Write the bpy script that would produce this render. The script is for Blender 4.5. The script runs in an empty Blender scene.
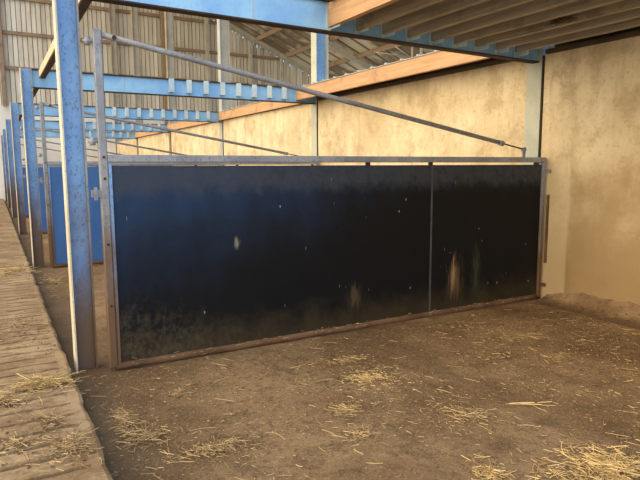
import bpy, bmesh, math, random
from mathutils import Vector, Matrix, noise
random.seed(7)
D = bpy.data; S = bpy.context.scene; COL = S.collection
# ------------------------------------------------------------------ materials
def newmat(name, rough=.8, metal=0.0, spec=.5):
    m = D.materials.new(name); m.use_nodes = True
    nt = m.node_tree; b = nt.nodes['Principled BSDF']
    b.inputs['Roughness'].default_value = rough; b.inputs['Metallic'].default_value = metal
    b.inputs['Specular IOR Level'].default_value = spec
    return m, nt, b
class G:
    def __init__(s, nt): s.nt = nt; s.tc = nt.nodes.new('ShaderNodeNewGeometry')
    def n(s, t, **k):
        x = s.nt.nodes.new(t)
        for a, v in k.items(): setattr(x, a, v)
        return x
    def lk(s, a, b): s.nt.links.new(a, b)
    def pos(s, scale=(1, 1, 1), obj=False):
        mp = s.n('ShaderNodeMapping'); mp.inputs['Scale'].default_value = scale
        if obj:
            t = s.n('ShaderNodeTexCoord'); s.lk(t.outputs['Object'], mp.inputs['Vector'])
        else: s.lk(s.tc.outputs['Position'], mp.inputs['Vector'])
        return mp.outputs[0]
    def noise(s, scale, detail=4, rough=.6, sc=(1, 1, 1), obj=False):
        x = s.n('ShaderNodeTexNoise'); x.inputs['Scale'].default_value = scale
        x.inputs['Detail'].default_value = detail; x.inputs['Roughness'].default_value = rough
        s.lk(s.pos(sc, obj), x.inputs['Vector']); return x.outputs[0]
    def rng(s, v, a, b, c=0., d=1.):
        x = s.n('ShaderNodeMapRange', interpolation_type='SMOOTHSTEP')
        for i, q in zip(('From Min', 'From Max', 'To Min', 'To Max'), (a, b, c, d)): x.inputs[i].default_value = q
        s.lk(v, x.inputs['Value']); return x.outputs[0]
    def m(s, op, a, b=None):
        x = s.n('ShaderNodeMath', operation=op)
        for i, q in enumerate((a, b)):
            if q is None: continue
            if isinstance(q, (int, float)): x.inputs[i].default_value = q
            else: s.lk(q, x.inputs[i])
        return x.outputs[0]
    def mix(s, f, a, b):
        x = s.n('ShaderNodeMix', data_type='RGBA')
        for i, q in ((0, f), (6, a), (7, b)):
            if isinstance(q, (int, float)): x.inputs[i].default_value = q
            elif isinstance(q, tuple): x.inputs[i].default_value = (*q, 1)
            else: s.lk(q, x.inputs[i])
        return x.outputs[2]
    def xyz(s, obj=False):
        x = s.n('ShaderNodeSeparateXYZ')
        if obj:
            t = s.n('ShaderNodeTexCoord'); s.lk(t.outputs['Object'], x.inputs[0])
        else: s.lk(s.tc.outputs['Position'], x.inputs[0])
        return x.outputs
    def bump(s, b, h, strength=.3, dist=.01):
        x = s.n('ShaderNodeBump'); x.inputs['Strength'].default_value = strength
        x.inputs['Distance'].default_value = dist; s.lk(h, x.inputs['Height']); s.lk(x.outputs[0], b.inputs['Normal'])
M = {}
def steel(name, c1, c2, chips, metal=.0, rough=.5, dirt=True, chipcol=(.10, .11, .13)):
    m, nt, b = newmat(name, rough, metal); g = G(nt)
    c = g.mix(g.rng(g.noise(3, 5), .35, .65), c1, c2)
    if chips: c = g.mix(g.m('MULTIPLY', g.rng(g.noise(48, 4, .75, (1, 1, .6)), .53, .62), chips), c, chipcol)
    if dirt:
        z = g.xyz()[2]
        f = g.m('MULTIPLY', g.rng(g.m('ADD', z, g.m('MULTIPLY', g.noise(2.2, 5, .65, (2, 2, .8)), -1.6)), -.50, .80, 1, 0), .97)
        c = g.mix(f, c, (.15, .082, .034))
        b.inputs['Roughness'].default_value = rough
    g.lk(c, b.inputs['Base Color']); g.bump(b, g.noise(70, 3), .15, .004); M[name] = m
steel('blue_steel', (.17, .35, .66), (.24, .44, .76), .6)
steel('blue_beam', (.24, .52, .92), (.34, .66, .98), .10, dirt=False)
steel('cream_steel', (.62, .52, .36), (.74, .66, .50), .25, dirt=False)
steel('lit_post_edge', (.62, .54, .40), (.74, .68, .54), .3, chipcol=(.3, .2, .1), dirt=False)  # warm light on the slab-side flange painted in as cream
steel('brown_flange', (.25, .20, .14), (.33, .27, .19), .2, dirt=False)
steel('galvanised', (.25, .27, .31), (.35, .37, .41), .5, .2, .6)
steel('dark_metal', (.045, .05, .055), (.07, .075, .08), .2, 0, .6, dirt=False)
steel('cleat', (.50, .66, .76), (.66, .80, .86), .25, .1, .5, dirt=False)
steel('pale_galvanised', (.42, .46, .50), (.55, .58, .60), .3, .2, .5, dirt=False, chipcol=(.2, .2, .2))
steel('grey_column', (.46, .46, .40), (.56, .55, .48), .15, dirt=False)
steel('grey_flange', (.38, .42, .44), (.48, .51, .52), .2, dirt=False)
steel('column_flange', (.44, .48, .41), (.54, .57, .50), .15, dirt=False)  # side light on the wall column flanges painted in, paler than the web
steel('rust', (.10, .05, .025), (.17, .095, .05), .3, 0, .9, dirt=False, chipcol=(.05, .03, .02))
steel('dark_brown', (.035, .022, .014), (.06, .038, .024), .2, 0, .9, dirt=False, chipcol=(.02, .015, .01))
def wood(name, c1, c2, c3, axis=(14, .6, 14)):
    m, nt, b = newmat(name, .85); g = G(nt)
    c = g.mix(g.rng(g.noise(3.5, 6, .6, axis), .3, .7), c1, c2)
    c = g.mix(g.m('MULTIPLY', g.rng(g.noise(2.3, 5, .7), .52, .7), .7), c, c3)
    g.lk(c, b.inputs['Base Color']); g.bump(b, g.noise(8, 4, .6, axis), .2, .005); M[name] = m
wood('orange_timber', (.52, .31, .165), (.64, .42, .245), (.34, .19, .10))
wood('shaded_joist_timber', (.33, .29, .225), (.48, .42, .33), (.22, .165, .11))
wood('brown_timber', (.27, .195, .13), (.37, .275, .19), (.16, .11, .07))
wood('dark_timber', (.07, .048, .03), (.11, .078, .05), (.04, .028, .018))  # shade under deck, wall plates and lone joists painted in as dark wood
wood('cream_timber', (.58, .48, .32), (.68, .58, .42), (.4, .3, .2))
# concrete wall
m, nt, b = newmat('concrete_wall', .92, 0, .2); g = G(nt); x, y, z = g.xyz()
c = g.mix(g.rng(g.noise(1.1, 7, .62), .35, .66), (.68, .565, .37), (.84, .73, .52))
c = g.mix(g.m('MULTIPLY', g.rng(g.noise(2.2, 6, .7, (1, 3.0, .35)), .48, .7), .35), c, (.42, .32, .185))
c = g.mix(g.m('MULTIPLY', g.rng(g.noise(2.6, 8, .72, (1, 1, 1)), .47, .66), .62), c, (.44, .33, .19))
c = g.mix(g.m('MULTIPLY', g.rng(g.noise(26, 4, .7), .56, .66), .4), c, (.38, .27, .15))
low = g.rng(g.m('ADD', z, g.m('MULTIPLY', g.noise(1.7, 6, .65), -1.1)), -.40, 1.35, 1, 0)
c = g.mix(g.m('MULTIPLY', low, .92), c, (.30, .20, .092))
spots = g.m('MULTIPLY', g.rng(g.noise(11, 7, .8), .60, .70), g.rng(z, .2, 1.5, .6, 0))
c = g.mix(spots, c, (.13, .075, .04))
bandy = g.m('MULTIPLY', g.rng(y, 3.98, 4.02, 0, 1), g.rng(y, 4.36, 4.4, 1, 0))
band = g.m('MULTIPLY', bandy, g.m('MULTIPLY', g.rng(z, 1.56, 1.6, 1, 0), .4))
c = g.mix(band, c, (.72, .60, .40))
low2 = g.m('MULTIPLY', g.m('MULTIPLY', g.rng(y, 3.92, 4.0, 1, 0), g.rng(z, 1.1, 1.66, 1, 0)), g.rng(g.noise(1.9, 7, .7), .35, .6, .25, .75))
c = g.mix(low2, c, (.40, .28, .15))
g.lk(c, b.inputs['Base Color']); g.bump(b, g.noise(22, 5, .6), .35, .012); M['concrete_wall'] = m
m, nt, b = newmat('pale_concrete', .9, 0, .2); g = G(nt)
c = g.mix(g.rng(g.noise(.8, 6), .35, .65), (.78, .79, .76), (.9, .9, .88)); g.lk(c, b.inputs['Base Color']); M['pale_concrete'] = m
# gable boarding
m, nt, b = newmat('pale_boards', .9, 0, .2); g = G(nt); x, y, z = g.xyz()
board = g.m('FLOOR', g.m('DIVIDE', x, .2))
wn = g.n('ShaderNodeTexWhiteNoise', noise_dimensions='1D'); g.lk(board, wn.inputs['W'])
c = g.mix(wn.outputs[0], (.60, .575, .50), (.88, .86, .78))
c = g.mix(g.m('MULTIPLY', g.rng(g.noise(1.4, 6, .65, (3, 1, .5)), .45, .72), .55), c, (.50, .43, .31))
g.lk(c, b.inputs['Base Color']); M['pale_boards'] = m
# roof sheets
m, nt, b = newmat('roof_sheet', .9, 0, .2); g = G(nt); x, y, z = g.xyz()
c = g.mix(g.rng(g.noise(.45, 5, .6), .42, .56), (.74, .69, .57), (.30, .24, .17))
c = g.mix(g.rng(g.m('SINE', g.m('MULTIPLY', y, 7)), .6, .95), c, (.22, .18, .13))
g.lk(c, b.inputs['Base Color']); M['roof_sheet'] = m
# earth floor
m, nt, b = newmat('packed_earth', .95, 0, .15); g = G(nt)
c = g.mix(g.rng(g.noise(.9, 7, .62), .36, .64), (.205, .128, .066), (.365, .245, .135))
c = g.mix(g.m('MULTIPLY', g.rng(g.noise(5, 6, .7), .48, .66), .6), c, (.13, .082, .046))
c = g.mix(g.m('MULTIPLY', g.rng(g.noise(24, 5, .75), .52, .64), .6), c, (.10, .062, .034))
c = g.mix(g.m('MULTIPLY', g.rng(g.noise(60, 3, .7), .55, .66), .6), c, (.50, .36, .20))
wet = g.rng(g.m('ADD', g.xyz()[0], g.m('MULTIPLY', g.noise(2.5, 7, .7), 1.0)), .95, 1.45, 1, 0)
c = g.mix(g.m('MULTIPLY', wet, .6), c, (.10, .062, .036))
g.lk(c, b.inputs['Base Color']); g.bump(b, g.noise(18, 8, .75), .9, .035); M['packed_earth'] = m
m, nt, b = newmat('grooved_concrete', .95, 0, .15); g = G(nt); x, y, z = g.xyz()
c = g.mix(g.rng(g.noise(1.6, 7, .65), .36, .64), (.235, .150, .077), (.40, .28, .16))
c = g.mix(g.m('MULTIPLY', g.rng(g.noise(7, 7, .75, (1, 2, 1)), .46, .62), .7), c, (.15, .092, .048))
c = g.mix(g.m('MULTIPLY', g.rng(g.noise(60, 3, .7), .55, .66), .4), c, (.50, .37, .21))
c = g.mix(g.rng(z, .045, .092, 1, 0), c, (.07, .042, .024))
g.lk(c, b.inputs['Base Color']); g.bump(b, g.noise(30, 6, .7), .4, .012); M['grooved_concrete'] = m
m, nt, b = newmat('mud_bank', .95, 0, .15); g = G(nt)
c = g.mix(g.rng(g.noise(2.4, 7, .65), .36, .64), (.34, .215, .115), (.60, .42, .26))
c = g.mix(g.rng(g.m('ADD', g.xyz()[2], g.m('MULTIPLY', g.noise(6, 5, .7), .10)), .055, .12, 1, 0), c, (.20, .13, .072))
c = g.mix(g.m('MULTIPLY', g.rng(g.noise(16, 4, .7), .56, .66), .7), c, (.13, .08, .045))
g.lk(c, b.inputs['Base Color']); g.bump(b, g.noise(26, 8, .8), 1.0, .04); M['mud_bank'] = m
m, nt, b = newmat('yard', .95, 0, .15); b.inputs['Base Color'].default_value = (.42, .33, .22, 1); M['yard'] = m
# straw
def straw(name, a, bb):
    m, nt, b = newmat(name, .75, 0, .3); g = G(nt)
    c = g.mix(g.tc.outputs['Random Per Island'], a, bb); g.lk(c, b.inputs['Base Color']); M[name] = m
straw('straw', (.10, .062, .028), (.74, .52, .25))
straw('bright_straw', (.22, .135, .05), (.90, .66, .30))
straw('twig', (.05, .035, .02), (.16, .11, .06))
# gate panels
def panel(name, c1, c2, shade_dirt):
    m, nt, b = newmat(name, .42, 0, .16); g = G(nt); x, y, z = g.xyz(True)
    c = g.mix(g.rng(g.noise(1.0, 6, .6, (1, 1, .6), True), .35, .65), c1, c2)
    if shade_dirt:
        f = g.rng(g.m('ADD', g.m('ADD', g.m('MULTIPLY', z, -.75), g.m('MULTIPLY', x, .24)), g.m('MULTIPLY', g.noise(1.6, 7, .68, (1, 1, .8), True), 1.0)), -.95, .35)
        c = g.mix(f, c, (.006, .007, .009))  # reflected light falling off to the lower right, painted in as black
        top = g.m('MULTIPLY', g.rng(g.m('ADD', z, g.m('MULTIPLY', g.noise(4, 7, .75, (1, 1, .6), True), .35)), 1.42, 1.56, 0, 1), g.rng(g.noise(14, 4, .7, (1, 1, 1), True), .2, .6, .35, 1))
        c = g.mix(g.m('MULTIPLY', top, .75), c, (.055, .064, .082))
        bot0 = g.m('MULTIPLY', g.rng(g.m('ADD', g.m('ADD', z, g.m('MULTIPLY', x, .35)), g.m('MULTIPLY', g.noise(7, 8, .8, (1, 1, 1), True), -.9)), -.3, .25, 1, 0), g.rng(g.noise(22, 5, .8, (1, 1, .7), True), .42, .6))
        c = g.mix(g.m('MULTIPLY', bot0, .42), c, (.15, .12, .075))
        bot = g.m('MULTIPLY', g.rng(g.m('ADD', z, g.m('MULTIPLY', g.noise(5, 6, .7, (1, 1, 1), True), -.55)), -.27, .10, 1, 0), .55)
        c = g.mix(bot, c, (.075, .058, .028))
    vx = g.n('ShaderNodeTexVoronoi'); vx.inputs['Scale'].default_value = 9; vx.inputs['Randomness'].default_value = 1
    g.lk(g.pos((1, 1, .45), True), vx.inputs['Vector'])
    sp = g.m('MULTIPLY', g.rng(vx.outputs['Distance'], .035, .06, 1, 0), g.rng(g.noise(3, 2, .5, (1, 1, 1), True), .38, .46))
    c = g.mix(g.m('MULTIPLY', sp, .65), c, (.42, .45, .48))
    v2 = g.n('ShaderNodeTexVoronoi'); v2.inputs['Scale'].default_value = 5; g.lk(g.pos((3.5, 1, .5), True), v2.inputs['Vector'])
    sp2 = g.m('MULTIPLY', g.rng(v2.outputs['Distance'], .03, .055, 1, 0), g.rng(g.noise(2, 2, .5, (1, 1, 1), True), .42, .50))
    c = g.mix(g.m('MULTIPLY', sp2, .6), c, (.40, .38, .33))
    if shade_dirt:   # peeled flake of mud on the right-hand sheet
        def blob(x0, w, z0, h, thr, col, k, cc):
            dx = g.m('DIVIDE', g.m('SUBTRACT', x, x0), w); dz = g.m('DIVIDE', g.m('SUBTRACT', z, z0), h)
            f = g.m('SQRT', g.m('ADD', g.m('MULTIPLY', dx, dx), g.m('MULTIPLY', dz, dz)))
            f = g.m('ADD', f, g.m('MULTIPLY', g.m('SUBTRACT', g.noise(9, 6, .75, (4, 1, .45), True), .5), 3.4))
            f = g.rng(f, .1, thr, 1, 0)
            return g.mix(g.m('MULTIPLY', f, k), cc, col)
        c = blob(3.33, .13, .34, .22, 1.1, (.22, .14, .075), .5, c)
        c = blob(3.31, .032, .42, .24, 1.1, (.40, .27, .14), .6, c)
        c = blob(3.62, .07, .38, .30, 1.2, (.06, .065, .04), .6, c)
        c = blob(2.12, .09, .32, .14, 1.0, (.15, .105, .055), .45, c)
        c = blob(.985, .025, .89, .05, 1.2, (.32, .28, .2), .7, c)
    g.lk(c, b.inputs['Base Color'])
    g.lk(g.rng(g.noise(4, 5, .7, (1, 1, 1), True), .3, .7, .36, .62), b.inputs['Roughness'])
    M[name] = m
m, nt, b = newmat('clods', .95, 0, .1); b.inputs['Base Color'].default_value = (.165, .105, .058, 1); M['clods'] = m
panel('shaded_dirty_panel', (.020, .050, .125), (.028, .068, .160), True)
panel('blue_panel', (.05, .14, .38), (.07, .18, .44), False)

# ------------------------------------------------------------------ geometry helpers
class MB:
    def __init__(s): s.b = bmesh.new()
    def box(s, a, c, mi=0):
        (x0, y0, z0), (x1, y1, z1) = a, c
        v = [s.b.verts.new(p) for p in ((x0, y0, z0), (x1, y0, z0), (x1, y1, z0), (x0, y1, z0), (x0, y0, z1), (x1, y0, z1), (x1, y1, z1), (x0, y1, z1))]
        for f in ((0, 3, 2, 1), (4, 5, 6, 7), (0, 1, 5, 4), (1, 2, 6, 5), (2, 3, 7, 6), (3, 0, 4, 7)):
            q = s.b.faces.new([v[i] for i in f]); q.material_index = mi
        return s
    def bar(s, p, q, w, d, mi=0, up=(0, 0, 1)):
        p, q = Vector(p), Vector(q); t = (q - p).normalized(); u = Vector(up)
        a = t.cross(u).normalized(); c = a.cross(t).normalized()
        v = [s.b.verts.new(e + a * i * w / 2 + c * j * d / 2) for e in (p, q) for i, j in ((-1, -1), (1, -1), (1, 1), (-1, 1))]
        for f in ((0, 3, 2, 1), (4, 5, 6, 7), (0, 1, 5, 4), (1, 2, 6, 5), (2, 3, 7, 6), (3, 0, 4, 7)):
            k = s.b.faces.new([v[i] for i in f]); k.material_index = mi
        return s
    def tube(s, pts, r, n=12, mi=0):
        pts = [Vector(p) for p in pts]; rings = []
        a = None
        for i, p in enumerate(pts):
            t = (pts[min(i + 1, len(pts) - 1)] - pts[max(i - 1, 0)]).normalized()
            if a is None: a = t.cross(Vector((0, 0, 1))) if abs(t.z) < .9 else t.cross(Vector((1, 0, 0)))
            a = (a - t * a.dot(t)).normalized(); c = t.cross(a); rr = r[i] if isinstance(r, (list, tuple)) else r
            rings.append([s.b.verts.new(p + (a * math.cos(k * 2 * math.pi / n) + c * math.sin(k * 2 * math.pi / n)) * rr) for k in range(n)])
        for A, B in zip(rings, rings[1:]):
            for k in range(n):
                f = s.b.faces.new((A[k], A[(k + 1) % n], B[(k + 1) % n], B[k])); f.smooth = True; f.material_index = mi
        s.b.faces.new(rings[0][::-1]).material_index = mi; s.b.faces.new(rings[-1]).material_index = mi
        return s
    def build(s, name, mats, parent=None, bevel=0, loc=None):
        bmesh.ops.recalc_face_normals(s.b, faces=s.b.faces)
        if bevel:
            bmesh.ops.bevel(s.b, geom=[e for e in s.b.edges if e.calc_face_angle(0) > .5], offset=bevel, segments=1, affect='EDGES', clamp_overlap=True)
        me = D.meshes.new(name); 
        if loc is not None: bmesh.ops.translate(s.b, verts=s.b.verts, vec=-Vector(loc))
        s.b.to_mesh(me); s.b.free()
        for k in (mats if isinstance(mats, (list, tuple)) else [mats]): me.materials.append(M[k])
        o = D.objects.new(name, me); COL.objects.link(o)
        if parent: o.parent = parent
        if loc is not None: o.location = loc
        return o
def tag(o, label=None, cat=None, group=None, kind=None):
    if label: o['label'] = label
    if cat: o['category'] = cat
    if group: o['group'] = group
    if kind: o['kind'] = kind
    return o
def empty(name, loc=(0, 0, 0)):
    o = D.objects.new(name, None); COL.objects.link(o); o.location = loc; o.empty_display_size = .1; return o
def copy_tree(o, parent=None):
    c = o.copy(); COL.objects.link(c); c.parent = parent
    for ch in [q for q in D.objects if q.parent == o]: copy_tree(ch, c)
    return c

XW = 5.33; Y0 = 4.49; BAY = 5.04            # wall plane, first frame, bay spacing
ZB, ZT = 2.65, 2.92                          # beam bottom and top
def roofz(x): return 8.93 - .42 * (x - 11.15)
GY = 29.7
def FY(k): return Y0 + BAY * k

# ------------------------------------------------------------------ setting
# floor of the pens: displaced grid, far floor and yard
def hz(x, y):
    v = Vector((x, y, 0))
    h = .014 * noise.noise(v * 1.3) + .010 * noise.noise(v * 4.1) + .006 * noise.noise(v * 11)
    e = min(1, max(0, (x - .44) / .25)) * min(1, max(0, (5.3 - x) / .3))
    return h * (.4 + .6 * e) - .004
bm = bmesh.new(); NX, NY = 150, 260
gy = [-1.5 + 8.0 * j / (NY - 40) for j in range(NY - 39)] + [6.5 + 23.3 * (j / 40) for j in range(1, 41)]
V = [[bm.verts.new((.40 + 4.93 * i / NX, yy, hz(.40 + 4.93 * i / NX, yy))) for i in range(NX + 1)] for yy in gy]
for j in range(len(gy) - 1):
    for i in range(NX):
        f = bm.faces.new((V[j][i], V[j][i + 1], V[j + 1][i + 1], V[j + 1][i])); f.smooth = True
me = D.meshes.new('floor'); bm.to_mesh(me); bm.free(); me.materials.append(M['packed_earth'])
tag(D.objects.new('floor', me), 'bare brown packed earth floor of the pens', kind='structure'); COL.objects.link(D.objects['floor'])
# raised grooved slab of the feed passage
bm = bmesh.new()
ys, zs = [-1.5], [.1]
yy = -1.45
while yy < 29.6:
    p = .17 if yy < 14 else .6
    for dy, z in ((0, .102), (.010, .04), (.028, .04), (.040, .1)): ys.append(yy + dy); zs.append(z)
    yy += p * random.uniform(.93, 1.07)
ys.append(29.68); zs.append(.1)
xs = [-5.0, -2.5, -1.2] + [-.6 + .05 * i for i in range(17)] + [.24, .29, .325, .365, .385]
R = []
for yv, zv in zip(ys, zs):
    row = []
    for i, xv in enumerate(xs):
        w = Vector((xv * 1.5, yv * 1.5, 0)); zz = zv + .004 * noise.noise(w * 2) + .004 * noise.noise(w * 6)
        if zv < .09: zz += .05 * max(0, noise.noise(Vector((xv * 1.3, yv * 2.1, 4))) - .12)
        if xv > .32: zz = .1 + .006 * noise.noise(w * 2)     # smooth border strip
        if i == len(xs) - 1: zz -= .012
        row.append(bm.verts.new((xv + (.014 * noise.noise(w * 3) + .012 * noise.noise(w * 11) if i > len(xs) - 3 else 0), yv + .022 * noise.noise(Vector((xv * 4, yv * 1.5, 3))), zz)))
    row.append(bm.verts.new((row[-1].co.x + .012, row[-1].co.y, -.05)))
    R.append(row)
for a, c in zip(R, R[1:]):
    for i in range(len(a) - 1): bm.faces.new((a[i], a[i + 1], c[i + 1], c[i]))
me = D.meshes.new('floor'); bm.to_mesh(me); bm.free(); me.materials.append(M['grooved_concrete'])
o = D.objects.new('floor', me); COL.objects.link(o); tag(o, 'raised grooved concrete slab of the passage beside the pens', kind='structure')
mb = MB(); mb.box((-60, -60, -.25), (60, 60, -.06)); tag(mb.build('floor', 'yard'), 'pale yard ground around the barn', kind='structure')

# wall_right: concrete panels bay by bay (dropped in between the wall columns)
mb = MB()
for k in range(-1, 6):
    a = FY(k - 1) + .125 + .0; c = FY(k) - .098
    if k == 0: pass
    c = min(c, GY - .05)
    mb.box((XW, a + .0, -.05), (XW + .16, c, 2.70))
tag(mb.build('wall_right', 'concrete_wall', bevel=.006), 'tall stained buff concrete wall along the pens', kind='structure')
# far gable: concrete below, vertical boards above
GX0, GX1 = -5.0, 18.6
def gz(x): return roofz(x) if x > 2 else roofz(2) + .42 * (x - 2)
gw = MB(); gw.box((GX0, GY, -.05), (GX1, GY + .2, 4.25)); wf = gw.build('wall_far', 'pale_concrete'); tag(wf, 'far end wall, pale concrete below and vertical boards above', kind='structure')
mb = MB(); x = GX0; i = 0
while x < GX1 - .1:
    dz = .0; off = .03 * (i % 2)
    top = min(gz(x), gz(x + .19)) - .02
    mb.box((x, GY - .02 + off, 4.2), (x + .170, GY + .01 + off, top)); x += .2; i += 1
mb.build('boarding', 'pale_boards', wf)
mb = MB(); x = GX0
while x < GX1 - .5:
    mb.box((x, GY + .05, 4.2), (x + .5, GY + .07, min(gz(x), gz(x + .5)) - .02)); x += .5
mb.build('backing_boards', 'brown_timber', wf)
for z in (5.90, 7.42, 8.93, 10.44):
    xe = min(GX1 - .2, 11.15 + (8.93 - z) / .42 - .3)
    MB().box((GX0, GY - .14, z - .07), (xe, GY - .02, z + .07)).build('gable_rail', 'brown_timber', wf)
for x in (-1.7, .7, 3.1, 7.85, 10.1, 12.5, 14.35, 16.4):
    MB().box((x - .08, GY - .30, 4.2 if x < 5.6 else 0), (x + .08, GY - .14, gz(x) - .15)).build('gable_post', 'grey_column' if x > 10 else 'brown_timber', wf)
# roof
mb = MB()
for (xa, xb) in ((2, 18.9),):
    za, zb = gz(xa), gz(xb)
    v = [(xa, -4, za + .22), (xb, -4, zb + .22), (xb, 30, zb + .22), (xa, 30, za + .22), (xa, -4, za + .26), (xb, -4, zb + .26), (xb, 30, zb + .26), (xa, 30, za + .26)]
    vv = [mb.b.verts.new(q) for q in v]
    for f in ((0, 3, 2, 1), (4, 5, 6, 7), (0, 1, 5, 4), (1, 2, 6, 5), (2, 3, 7, 6), (3, 0, 4, 7)): mb.b.faces.new([vv[i] for i in f])
ce = tag(mb.build('ceiling', 'roof_sheet'), 'stained pitched sheet roof over the barn', kind='structure')
for x in (2.2, 3.7, 5.6, 7.4, 9.2, 11.05, 12.9, 14.6, 16.2, 17.9):
    MB().box((x - .05, -4, gz(x) + .0), (x + .05, 29.7, gz(x) + .22)).build('purlin', 'brown_timber', ce)
def ibar(mb, p, q, depth, width, up, t=.012, mi=(0, 0)):
    p, q = Vector(p), Vector(q); tt = (q - p).normalized(); a = tt.cross(Vector(up)).normalized(); c = a.cross(tt).normalized()
    mb.bar(p, q, t * .7, depth - 2 * t, mi[0], up)
    for s in (-1, 1): mb.bar(p + c * s * (depth - t) / 2, q + c * s * (depth - t) / 2, width, t, mi[1], up)
proto = None
RL = ['over the nearest pen', 'over the second pen', 'over the third pen', 'over the fourth pen', 'over the fifth pen', 'by the end wall']
# ------------------------------------------------------------------ frames: posts, beams, wall columns, rafters
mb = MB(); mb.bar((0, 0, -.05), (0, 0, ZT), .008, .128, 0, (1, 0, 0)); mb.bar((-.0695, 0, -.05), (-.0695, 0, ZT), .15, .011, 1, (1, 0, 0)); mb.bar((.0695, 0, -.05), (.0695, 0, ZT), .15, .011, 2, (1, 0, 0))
post = mb.build('steel_post', ['blue_steel', 'lit_post_edge', 'galvanised'])
for sx in (-1, 1):
    MB().tube([(sx * .05, -.005 - .035, .08), (sx * .05, -.055, .08)], .011, 6) if False else None
posts = ['nearest tall blue steel post, worn brown at its foot, beside the big dark gate', 'second blue steel post along the slab edge, behind the nearest one',
         'third blue steel post from the front, standing at the slab edge', 'fourth blue steel post from the front, deep in the barn',
         'fifth blue steel post from the front, mostly hidden by others', 'farthest blue steel post, close to the end wall']
beam = empty('steel_beam')
mb = MB(); ibar(mb, (-4.72, 0, (ZB + ZT) / 2), (0, 0, (ZB + ZT) / 2), ZT - ZB, .10, (0, 0, 1), .012, (0, 1))
mb.build('i_section', ['blue_beam', 'dark_brown'], beam)  # flanges dark brown against the blue web
MB().box((-3.425, -.009, ZB + .02), (-3.418, -.004, ZT - .02)).build('splice_line', 'grey_column', beam)
XK = [2.63 + .2905 * k for k in range(9)]
def cleats(parent, loaded):
    for k, xk in enumerate(XK):
        x = xk - 5.315
        if loaded and k == 8: pass
        c = MB()
        if loaded:      # angle seated against the side of the joist
            c.box((x - .045, -.016, ZB + .02), (x - .001, -.005, ZT - .012)); c.box((x - .008, -.17, ZB + .03), (x - .001, -.016, ZT - .015))
            for z in (.08, .20): c.tube([(x - .022, -.06, ZB + z), (x - .010, -.06, ZB + z)], .012, 6)
        else:           # empty folded cleat standing off the web
            c.box((x - .042, -.075, ZB + .055), (x + .038, -.067, ZT - .002)); c.box((x + .030, -.068, ZB + .055), (x + .038, -.004, ZT - .002))
            c.box((x - .042, -.068, ZB + .055), (x - .034, -.004, ZT - .002))
            for z in (.10, .20): c.tube([(x, -.084, ZB + z), (x, -.074, ZB + z)], .012, 6)
        c.build('joist_cleat', 'cleat', parent)
beam2 = copy_tree(beam); cleats(beam, True); cleats(beam2, False)
beams = ['big blue steel beam crossing the top of the picture under the loft joists', 'second blue steel beam with a row of pale empty cleats, above the dark gate',
         'third blue steel beam with pale cleats, seen below the second', 'fourth blue steel beam with cleats, lower and smaller than the third',
         'fifth and lowest visible blue steel beam, near the far wall']
column = MB(); ibar(column, (0, 0, -.05), (0, 0, 11.2), .26, .20, (1, 0, 0), .013, (0, 1)); column = column.build('wall_column', ['blue_steel', 'column_flange'])
MB().box((-.125, -.118, -.04), (-.05, -.096, 2.69)).build('joint_seal', 'dark_brown', column)
greycol = column.data.copy(); greycol.materials[0] = M['grey_column']; greycol.materials[1] = M['grey_flange']; browncol = greycol.copy(); browncol.materials[1] = M['brown_flange']
cols = ['pale grey column flange set in the concrete wall just beyond the end of the dark gate', 'blue and cream wall column rising above the timber, right of the gable boards',
        'third steel column in the long wall, pale grey above the orange timber', 'fourth steel column in the long wall, crossed by the brace',
        'fifth steel column in the long wall, brownish grey', 'last steel column in the long wall by the gable']
raf = MB(); ibar(raf, (2, 0, roofz(2) - .11), (18.5, 0, roofz(18.5) - .11), .24, .16, (0, 0, 1), .014); raf = raf.build('roof_rafter', 'grey_column')
for k in range(-1, 6):
    if k == -1:
        P, B, Cc, Rf = post, beam, column, raf
    else:
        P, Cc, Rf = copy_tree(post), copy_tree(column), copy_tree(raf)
        B = copy_tree(beam) if k == 0 else beam2 if k == 1 else copy_tree(beam2) if k < 5 else None
    if k > 1: Cc.data = greycol if k == 2 else browncol
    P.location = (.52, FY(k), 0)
    if B: B.location = (5.315, FY(k), 0)
    if k == 0: B.rotation_euler.y = math.radians(.75); B.location.z = -.028
    Cc.location = (XW - .02 + .13, FY(k) + .02, 0)
    if k == 5: P.location.y = Cc.location.y = GY - .40
    Rf.location = (0, FY(k) if k < 5 else GY - .45, 0)
    tag(P, posts[k] if k >= 0 else 'blue steel post behind the viewer at the slab edge', 'post', 'posts along the slab edge')
    if B: tag(B, beams[k] if k >= 0 else 'blue steel beam behind the viewer carrying the loft joists', 'beam', 'blue cross beams')
    tag(Cc, cols[k] if k >= 0 else 'wall column behind the viewer in the concrete wall', 'column', 'columns in the long wall')
    tag(Rf, 'grey steel roof rafter sloping down to the right, ' + (RL[k] if k >= 0 else 'over the pen behind the viewer'), 'rafter', 'roof rafters')
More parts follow.
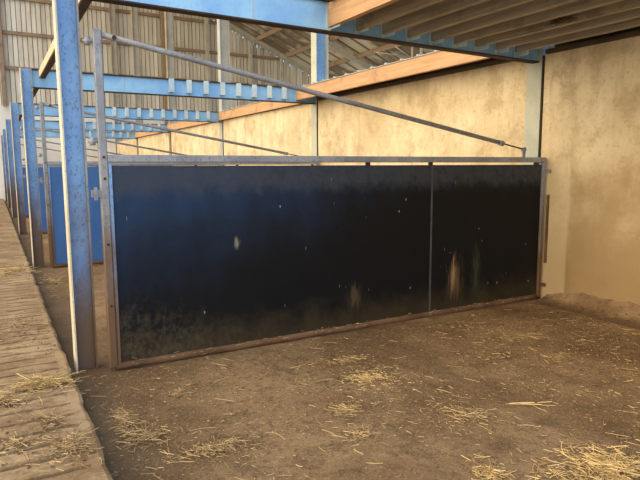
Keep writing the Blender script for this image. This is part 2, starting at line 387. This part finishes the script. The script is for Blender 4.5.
# ------------------------------------------------------------------ loft joists, deck sheets, wall plate
JL = ['first loft joist from the left, orange in the light', 'second loft joist, just right of the orange one', 'third loft joist from the left under the deck',
      'fourth loft joist from the left under the deck', 'fifth and middle loft joist under the deck', 'sixth loft joist from the left, brown in the shade',
      'seventh loft joist from the left, below the bird nest', 'eighth loft joist, last but one before the wall', 'ninth loft joist, closest to the concrete wall']
for k, xk in enumerate(XK):
    j = MB()
    n = 24; ya, yb = FY(-1) + .02, FY(0) - .02
    prev = None; rows = []
    for i in range(n + 1):
        y = ya + (yb - ya) * i / n; w = .004 * noise.noise(Vector((k * 3.1, y * 1.3, 0)))
        zl = 2.705 + .004 * noise.noise(Vector((k * 5.1, y * 2.5, 9)))
        rows.append([j.b.verts.new(q) for q in ((xk + w, y, zl), (xk + .055 + w, y, zl), (xk + .055 + w, y, 2.905), (xk + w, y, 2.905))])
    for a, c in zip(rows, rows[1:]):
        for i in range(4): j.b.faces.new((a[i], a[(i + 1) % 4], c[(i + 1) % 4], c[i]))
    j.b.faces.new(rows[0]); j.b.faces.new(rows[-1][::-1])
    o = j.build('loft_joist', 'orange_timber' if k == 0 else 'shaded_joist_timber')  # light on the outer joist and shade on the rest painted as separate timbers
    tag(o, JL[k] + ', over the near pen', 'joist', 'loft joists over the near pen')
d = MB()
d.box((2.56, FY(-1) + .09, 2.908), (5.62, FY(0) - .08, 2.922))
for i in range(16): d.box((2.56, FY(-1) + .1 + .3 * i, 2.922), (5.62, FY(-1) + .19 + .3 * i, 2.945))
d.box((5.46, FY(-1) + .09, 2.745), (5.48, FY(0) - .12, 2.908))  # board added to shut out the light above the wall plate
tag(d.build('loft_deck', 'dark_timber'), 'sheet decking lying on the loft joists over the near pen', 'deck')
for k in range(4):
    y0, y1 = FY(k) + .02, FY(k + 1) - .02
    ex = XK[8] if k == 0 else 5.275
    o = MB().box((ex - .045, y0, 2.698), (ex + .005, y1, 2.905)).build('edge_joist', 'orange_timber', None, .003)
    nm = ['long orange timber beside the wall, above the dark gate', 'orange edge timber seen below the second blue beam', 'orange edge timber seen below the third blue beam', 'far orange edge timber near the fifth blue beam'][k]
    tag(o, nm, 'joist', 'orange edge joists by the wall')
    d = MB(); d.box((ex - .06, y0, 2.906), (5.6, y1, 2.914))
    for i in range(14): d.box((ex - .065, y0 + .1 + .35 * i, 2.912), (5.6, y0 + .14 + .35 * i, 2.934))
    o_ = d.build('ledge_sheet', 'pale_galvanised'); MB().box((5.50, y0, 2.70), (5.53, y1, 2.905)).build('added_gap_board', 'dark_timber', o_)  # board added to block the bright slit between sheet and wall top
    tag(o_, ['ribbed sheet resting on the long orange timber', 'ribbed sheet over the orange timber of the third bay', 'ribbed sheet over the orange timber of the fourth bay', 'ribbed sheet over the farthest orange timber'][k], 'sheet', 'ribbed sheets along the wall top')
for k in range(5):
    y0, y1 = FY(k - 1) + .15, FY(k) - .13
    o = MB().box((5.29, y0, 2.702), (5.44, y1, 2.745)).build('wall_plate', 'dark_timber', None, .003)
    tag(o, ['thin timber plate on the wall top beneath the deck of the near pen', 'dark timber plate on the wall top above the dark gate', 'timber plate on the wall top in the third bay', 'timber plate on the wall top in the fourth bay', 'farthest timber plate on the wall top'][k], 'plate', 'timber plates on the wall top')
for k in range(0, 5):
    y0, y1 = FY(k) + .02, FY(k + 1) - .02 if k < 4 else GY - .5
    q_ = MB().box((.705, y0, 2.795), (.775, y1, 2.905), 0); q_.box((.690, y0, 2.800), (.7045, y1, 2.905), 1); o = q_.build('slab_side_joist', ['dark_timber', 'cream_timber'])  # lit face and shaded underside painted as a cream strip on dark wood
    tag(o, ['lone cream timber running between posts, overhead behind the viewer', 'lone cream timber running from the nearest post to the second beam', 'lone timber between the second and third blue beams at the post line', 'lone timber between the third and fourth blue beams at the post line',
            'lone timber between the fourth and fifth blue beams at the post line', 'lone timber beyond the fifth blue beam at the post line'][k + 1], 'joist', 'lone joists at the post line')

for (pts, r, lab) in ((((13.73, 6.03), (15.45, 5.99)), .022, 'thin pale horizontal rod under the roof, right of the big diagonal rafter'), (((14.67, 6.34), (15.5, 5.98)), .022, 'thin pale slanting rod under the roof, right of the big diagonal rafter'),
                      (((15.55, 6.95), (15.55, 5.6)), .04, 'slim pale upright under the roof just above the long orange timber'), (((16.03, 6.75), (16.03, 5.5)), .07, 'thicker pale upright under the roof beside the slim one')):
    o = MB().tube([(q[0], FY(3) - .1, q[1]) for q in pts], r, 8).build('roof_brace', 'grey_column'); tag(o, lab, 'brace', 'braces under the far roof')
# ------------------------------------------------------------------ gates
def make_gate(first):
    g_ = empty('swing_gate')
    a = lambda x: x - .69
    mm = MB(); mm.box((a(.66), -.028, .03), (a(.716), .028, 2.44)); mm.build('mast', 'galvanised', g_, .006);
    for z in (1.57, 1.42, .95, .5): MB().tube([(a(.69), -.024, z), (a(.69), -.036, z)], .010, 6).build('bolt', 'dark_brown', g_)
    MB().box((a(.716), -.03, 1.533), (a(5.30), .03, 1.588)).build('top_rail', 'galvanised', g_, .006)
    MB().box((a(5.25), -.03, .03), (a(5.30), .03, 1.533)).build('end_stile', 'galvanised', g_, .005)
    t = MB(); pts = [(a(.70 + 4.6 * i / 30), -.0, .032 + .006 * noise.noise(Vector((i * .4, 0, 5)))) for i in range(31)]
    t.tube(pts, .030, 12).build('bottom_pipe', 'rust', g_)
    for xa, xb in ((.745, 3.690), (3.700, 5.245)):
        p = MB().box((a(xa), -.010, .06), (a(xb), .010, 1.508)).build('panel', 'shaded_dirty_panel' if first else 'blue_panel', g_, .002)
    MB().box((a(3.685), -.014, .06), (a(3.705), -.0102, 1.508)).build('joint_strip', 'dark_metal', g_)
    MB().box((a(.718), -.022, .05), (a(.742), .02, 1.53)).build('hinge_stile', 'blue_steel', g_, .003)
    for x in (2.95, 3.68, 5.16): MB().box((a(x - .018), -.014, 1.500), (a(x + .018), .014, 1.535)).build('panel_tab', 'dark_brown', g_)
    # diagonal brace with turnbuckle rod
    MB().tube([(a(.715), 0, 2.408), (a(1.2), 0, 2.325), (a(2.6), 0, 2.080), (a(4.62), 0, 1.733)], .0215, 12).build('brace_tube', 'galvanised', g_)
    MB().tube([(a(4.60), 0, 1.737), (a(4.96), 0, 1.672)], .008, 8).build('brace_rod', 'dark_brown', g_)
    MB().tube([(a(4.59), 0, 1.738), (a(4.65), 0, 1.727)], .028, 12).build('brace_collar', 'galvanised', g_)
    l = MB(); l.box((a(4.945), -.008, 1.58), (a(4.985), .008, 1.665)); l.tube([(a(4.965), -.016, 1.668), (a(4.965), .016, 1.668)], .026, 14); l.build('brace_lug', 'galvanised', g_)
    MB().tube([(a(.80), -.03, 2.393), (a(.80), .03, 2.393)], .016, 6).build('brace_bolt', 'dark_brown', g_)
    # hinges to the post
    for z in (2.36, 1.68):
        h = MB(); h.tube([(a(.60), .02, z), (a(.665), .0, z)], .012, 10); h.tube([(a(.628), .012, z - .028), (a(.628), .012, z + .028)], .019, 12); h.build('hinge', 'galvanised', g_)
    h = MB(); h.box((a(.60), -.02, 1.29), (a(.665), .012, 1.34)); h.box((a(.615), -.035, 1.27), (a(.635), -.02, 1.36)); h.build('hinge_plate', 'galvanised', g_)
    for z, m_ in ((1.44, 'galvanised'), (.17, 'rust')): MB().box((a(5.296), -.075, z - .018), (a(5.325), -.028, z + .018)).build('wall_catch', m_, g_)
    return g_
gates = [(0, True, 'near swing gate filling the view, dirty blue sheet shaded to black in a grey tube frame'), (1, False, 'second swing gate with clean bright blue sheet, seen between the nearest posts'),
         (2, False, 'third blue swing gate, a narrow strip beyond the second gate'), (3, False, 'fourth blue swing gate, deeper in the barn'), (4, False, 'farthest blue swing gate before the end wall')]
far = None
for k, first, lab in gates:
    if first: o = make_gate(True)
    elif far is None: o = far = make_gate(False)
    else: o = copy_tree(far)
    o.location = (.69, FY(k) - .18, 0); tag(o, lab, 'gate', 'swing gates across the barn')
o = MB().box((5.306, 4.242, .42), (5.3295, 4.266, 1.18)).build('wall_stop', 'rust', None, .003)
tag(o, 'thin rusty bar standing on the wall beside the dark gate end', 'bar')

# ------------------------------------------------------------------ mud bank at the wall foot
bm = bmesh.new(); rows = []
for j in range(130):
    y = -1.4 + j * (5.62 / 129); w0 = Vector((0, y, 2)); r = []
    top = .145 + .03 * noise.noise(w0 * 1.7) + .012 * math.exp(-((y - 3.2) / .6) ** 2); top *= 1 - .55 * max(0, min(1, (y - 3.9) / .3)); wd = .30 + .07 * noise.noise(w0 * 2.3 + Vector((4, 0, 0)))
    for i in range(12):
        s = i / 11; q = Vector((s * 2, y * 3, 1))
        zz = top * (1 - s) ** 2.3 + (.03 * noise.noise(q * 2) + .01 * noise.noise(q * 5)) * (1 - s * .6) - (.03 if i == 11 else 0)
        r.append(bm.verts.new((XW - .001 - wd * s if i else XW - .001, y, max(zz, -.03))))
    rows.append(r)
for a, c in zip(rows, rows[1:]):
    for i in range(11): f = bm.faces.new((a[i], a[i + 1], c[i + 1], c[i])); f.smooth = True
bmesh.ops.recalc_face_normals(bm, faces=bm.faces)
me = D.meshes.new('mud_bank'); bm.to_mesh(me); bm.free(); me.materials.append(M['mud_bank'])
o = D.objects.new('mud_bank', me); COL.objects.link(o); tag(o, 'low bank of pinkish dried mud along the foot of the concrete wall', 'mud', kind='stuff')

# ------------------------------------------------------------------ straw
def stalk(bm, p, L, r, az, tilt, bend):
    d = Vector((math.cos(az) * math.cos(tilt), math.sin(az) * math.cos(tilt), math.sin(tilt)))
    s = Vector((-math.sin(az), math.cos(az), 0)); up = d.cross(s) * -1
    pts = [p, p + d * L * .5 + s * bend * L, p + d * L]
    rings = [[bm.verts.new(q + s * r * math.cos(t) + Vector((0, 0, 1)) * r * math.sin(t)) for t in (math.pi / 2, math.pi * 7 / 6, math.pi * 11 / 6)] for q in pts]
    for A, B in zip(rings, rings[1:]):
        for k in range(3): bm.faces.new((A[k], A[(k + 1) % 3], B[(k + 1) % 3], B[k]))
def ground(x, y): return (.105 if x < .39 else max(hz(x, y), -.01) + .002)
OCT = [Vector(q) for q in ((1, 0, 0), (0, 1, 0), (-1, 0, 0), (0, -1, 0), (0, 0, 1), (0, 0, -1))]
def clod(bm, p, r):
    a = random.uniform(0, 6.28); R_ = Matrix.Rotation(a, 3, 'Z')
    v = [bm.verts.new(p + R_ @ Vector((q.x * 1.3 * r, q.y * r, q.z * .6 * r)) * random.uniform(.7, 1.3)) for q in OCT]
    for k in range(4):
        for t in (4, 5):
            f = bm.faces.new((v[k], v[(k + 1) % 4], v[t]) if t == 4 else (v[(k + 1) % 4], v[k], v[t])); f.material_index = 1
def straw_obj(name, label, items, mat='straw', clods=0):
    bm = bmesh.new()
    if clods:
        for _ in range(clods):
            q = random.choice(items); c_ = Vector((q[0] + random.gauss(0, .02), q[1] + random.gauss(0, .02), 0)); c_.x = min(c_.x, .37) if q[0] < .385 else max(c_.x, .40)
            c_.z = ground(c_.x, c_.y); clod(bm, c_, random.choice((.002, .003, .004, .006, .009)) * random.uniform(.7, 1.2))
    for (x, y, z, L, r, az, tilt, bend) in items: stalk(bm, Vector((x, y, z)), L, r, az, tilt, bend)
    me = D.meshes.new(name); bm.to_mesh(me); bm.free(); me.materials.append(M[mat]); me.materials.append(M['clods'])
    o = D.objects.new(name, me); COL.objects.link(o); tag(o, label, 'straw', kind='stuff'); return o
def pile(cx, cy, rx, ry, n, h, Lm=.13, az0=None, r=(.0009, .0019)):
    it = []
    for _ in range(n):
        a = random.uniform(0, 6.283); q = abs(random.gauss(0, .62)) * (1 + .6 * noise.noise(Vector((a * 1.3, cx * 7, cy * 5)))); x = cx + math.cos(a) * q * rx; y = cy + math.sin(a) * q * ry
        z = ground(x, y) + random.random() * h * math.exp(-q * q * 1.6) + .002
        it.append((x, y, z, Lm * random.choice((.2, .3, .45, .7, 1.2)) * random.uniform(.8, 1.2), random.uniform(*r), random.uniform(0, 6.283) if az0 is None else random.gauss(az0, .5), random.uniform(-.08, .22) * (1 if h > .01 else .3), random.uniform(-.08, .08)))
    return it
def inreg(x, y): return .42 < x < 5.2 and -.5 < y < 4.28
it = []
for _ in range(15000):
    x = random.uniform(.42, 5.2); y = random.uniform(.4, 4.26)
    if noise.noise(Vector((x * 1.6, y * 1.6, 7))) + .35 * noise.noise(Vector((x * 6, y * 6, 3))) < random.uniform(-.45, .55): continue
    L = random.choice((.005, .007, .01, .014, .02, .035)) * random.uniform(.6, 1.4)
    it.append((x, y, ground(x, y) + .002, L, random.uniform(.001, .0022), random.uniform(0, 6.283), random.uniform(-.05, .2), random.uniform(-.15, .15)))
straw_obj('straw_litter', 'short bits of straw and chaff scattered over the whole earth floor', it, 'straw', 5000)
it = []
for _ in range(330):
    x = random.uniform(.5, 5.0); y = random.uniform(.8, 4.2)
    it.append((x, y, ground(x, y) + .003, random.uniform(.04, .14), random.uniform(.0011, .002), random.gauss(-.6, .9), random.uniform(-.01, .04), random.uniform(-.07, .07)))
straw_obj('loose_stalks', 'single longer straw stalks lying loose across the earth floor', it)
for (cx, cy, rx, ry, n, h, L, lab) in (
    (.66, 3.12, .12, .13, 110, .030, .11, 'straw tuft on the earth close to the slab edge, left'),
    (.95, 2.80, .26, .07, 330, .028, .06, 'long ragged heap of straw and dung, left of the middle foreground'),
    (.99, 3.62, .045, .05, 60, .035, .06, 'small dark clump of straw near the left end of the gate'),
    (1.72, 2.55, .12, .10, 110, .012, .08, 'flat tangle of straw in the middle foreground'),
    (1.82, 2.87, .16, .08, 130, .012, .07, 'thin patch of straw just beyond the middle foreground tangle'),
    (2.25, 3.25, .26, .20, 430, .010, .05, 'yellow chaff patch in front of the middle of the gate'),
    (2.42, 2.42, .16, .13, 150, .014, .08, 'loose straw patch in the centre right foreground'),
    (2.55, 1.62, .30, .22, 900, .030, .08, 'thick straw heap in the bottom right corner'),
    (2.02, 1.88, .09, .10, 140, .022, .07, 'small straw clump at the bottom edge, left of the corner heap'),
    (4.05, 3.38, .22, .05, 40, .01, .14, 'few broad pale straws lying in front of the gate end'),
    (3.80, 2.86, .16, .05, 90, .008, .06, 'thin yellow line of straw on the floor at the right'),
    (2.31, 3.66, .20, .10, 120, .01, .06, 'sprinkle of straw under the middle of the gate'),
    (.58, 3.35, .06, .35, 260, .03, .08, 'dark trampled straw in the gutter beside the slab edge')):
    straw_obj('straw_heap', lab, pile(cx, cy, rx, ry, int(n * 1.3), h, L), 'bright_straw' if 'chaff' in lab or 'corner' in lab else 'straw', int(n * (1.4 if h > .02 else .5)))
straw_obj('straw_heap', 'long forked stalk of straw lying alone at the right foreground',
          [(2.72, 2.42, .01, .30, .0026, -.62, .0, .01), (2.74, 2.41, .012, .16, .003, -.50, .02, .03), (2.80, 2.38, .012, .13, .0026, -.75, .02, -.03), (2.9, 2.33, .012, .1, .003, -.4, .02, 0)], 'bright_straw')
for (cx, cy, rx, ry, n, h, L, lab) in (
    (.19, 3.98, .20, .13, 620, .045, .12, 'bright straw heap on the slab beside the foot of the nearest post'),
    (.20, 3.36, .10, .08, 90, .02, .09, 'straw tuft on the grooved slab, lower left'),
    (.0, 3.75, .20, .16, 180, .02, .09, 'straw strewn on the slab at the left edge'),
    (.25, 2.98, .12, .2, 260, .018, .06, 'crumbled straw and dirt on the near edge of the slab'),
    (.02, 3.15, .25, .25, 260, .012, .05, 'thin crumbs of straw in the slab grooves nearest the viewer'),
    (.15, 8.7, .30, .35, 420, .04, .12, 'yellow straw heap on the slab farther back, left of the second post'),
    (.12, 5.6, .3, 1.1, 260, .006, .05, 'crumbs of straw over the slab beyond the nearest post')):
    straw_obj('straw_heap', lab, [(min(a[0], .36), *a[1:]) for a in pile(cx, cy, rx, ry, n, h, L)], 'bright_straw' if 'bright' in lab or 'yellow' in lab else 'straw', int(n * .9))
straw_obj('straw_heap', 'muddy wisps of straw on the earth behind the nearest post', pile(.62, 8.2, .2, .9, 200, .02, .12))
straw_obj('straw_heap', 'wisps of straw caught along the bottom pipe of the dark gate',
          [(x_, 4.27 + random.uniform(-.015, .03), .055 + random.uniform(-.02, .02), random.uniform(.015, .06), .0014, random.uniform(-.6, .6) + random.choice((0, 3.14)), random.uniform(-.2, .4), random.uniform(-.1, .1)) for x_ in [random.uniform(.8, 5.1) for _ in range(120)]])
# nest clump hanging between the loft joists
it = []
for _ in range(330):
    a = random.uniform(0, 6.283); b_ = random.uniform(-1, 1); q = random.random() ** .5
    it.append((4.335 + .045 * q * math.cos(a), 3.43 + .17 * q * b_, 2.765 + .06 * q * math.sin(a), random.uniform(.03, .09), .0014, random.uniform(0, 6.28), random.uniform(-.6, .6), random.uniform(-.2, .2)))
o = straw_obj('bird_nest', 'dark scruffy bird nest stuck to the shaded loft joists', it, 'twig'); o['category'] = 'nest'; del o['kind']

# the frame behind the viewer only served as the pattern for the others
for o in (post, column, raf, beam):
    if True:
        for c_ in [q for q in D.objects if q.parent == o] + [o]: D.objects.remove(c_)
# ------------------------------------------------------------------ light
w = D.worlds.new('World'); S.world = w; w.use_nodes = True; nt = w.node_tree
for n in list(nt.nodes): nt.nodes.remove(n)
out = nt.nodes.new('ShaderNodeOutputWorld'); bg = nt.nodes.new('ShaderNodeBackground'); tc = nt.nodes.new('ShaderNodeTexCoord')
g = G(nt); sx = g.n('ShaderNodeSeparateXYZ'); g.lk(tc.outputs['Generated'], sx.inputs[0])
c = g.mix(g.rng(sx.outputs[0], -.75, .0, 1, 0), (.56, .75, 1.0), (1.15, .92, .62))
c = g.mix(g.rng(sx.outputs[2], -.05, .0, 1, 0), c, (.25, .2, .14))
nt.links.new(c, bg.inputs[0]); bg.inputs[1].default_value = 2.3; nt.links.new(bg.outputs[0], out.inputs[0])
sun = D.lights.new('sun', 'SUN'); sun.energy = 1.75; sun.color = (1, .82, .55); sun.angle = math.radians(50)
so = D.objects.new('sun', sun); COL.objects.link(so)
dv = Vector((1, -.05, -.21)).normalized(); so.rotation_euler = dv.to_track_quat('-Z', 'Y').to_euler()

# ------------------------------------------------------------------ camera
cam = D.cameras.new('camera'); co = D.objects.new('camera', cam); COL.objects.link(co); S.camera = co
yaw, pit, rol, f = .517, .128, -.004, 572.4
fw = Vector((math.sin(yaw) * math.cos(pit), math.cos(yaw) * math.cos(pit), -math.sin(pit)))
rt = Vector((math.cos(yaw), -math.sin(yaw), 0)); up = rt.cross(fw)
r2 = rt * math.cos(rol) + up * math.sin(rol); u2 = -rt * math.sin(rol) + up * math.cos(rol)
co.matrix_world = Matrix(((r2.x, u2.x, -fw.x, 0), (r2.y, u2.y, -fw.y, 0), (r2.z, u2.z, -fw.z, 1.5), (0, 0, 0, 1)))
cam.sensor_width = 36; cam.lens = f * 36 / 640; cam.clip_start = .05; cam.clip_end = 200
S.view_settings.view_transform = 'Standard'; S.view_settings.look = 'None'; S.view_settings.gamma = 1
S.view_settings.use_curve_mapping = False; S.view_settings.exposure = 0
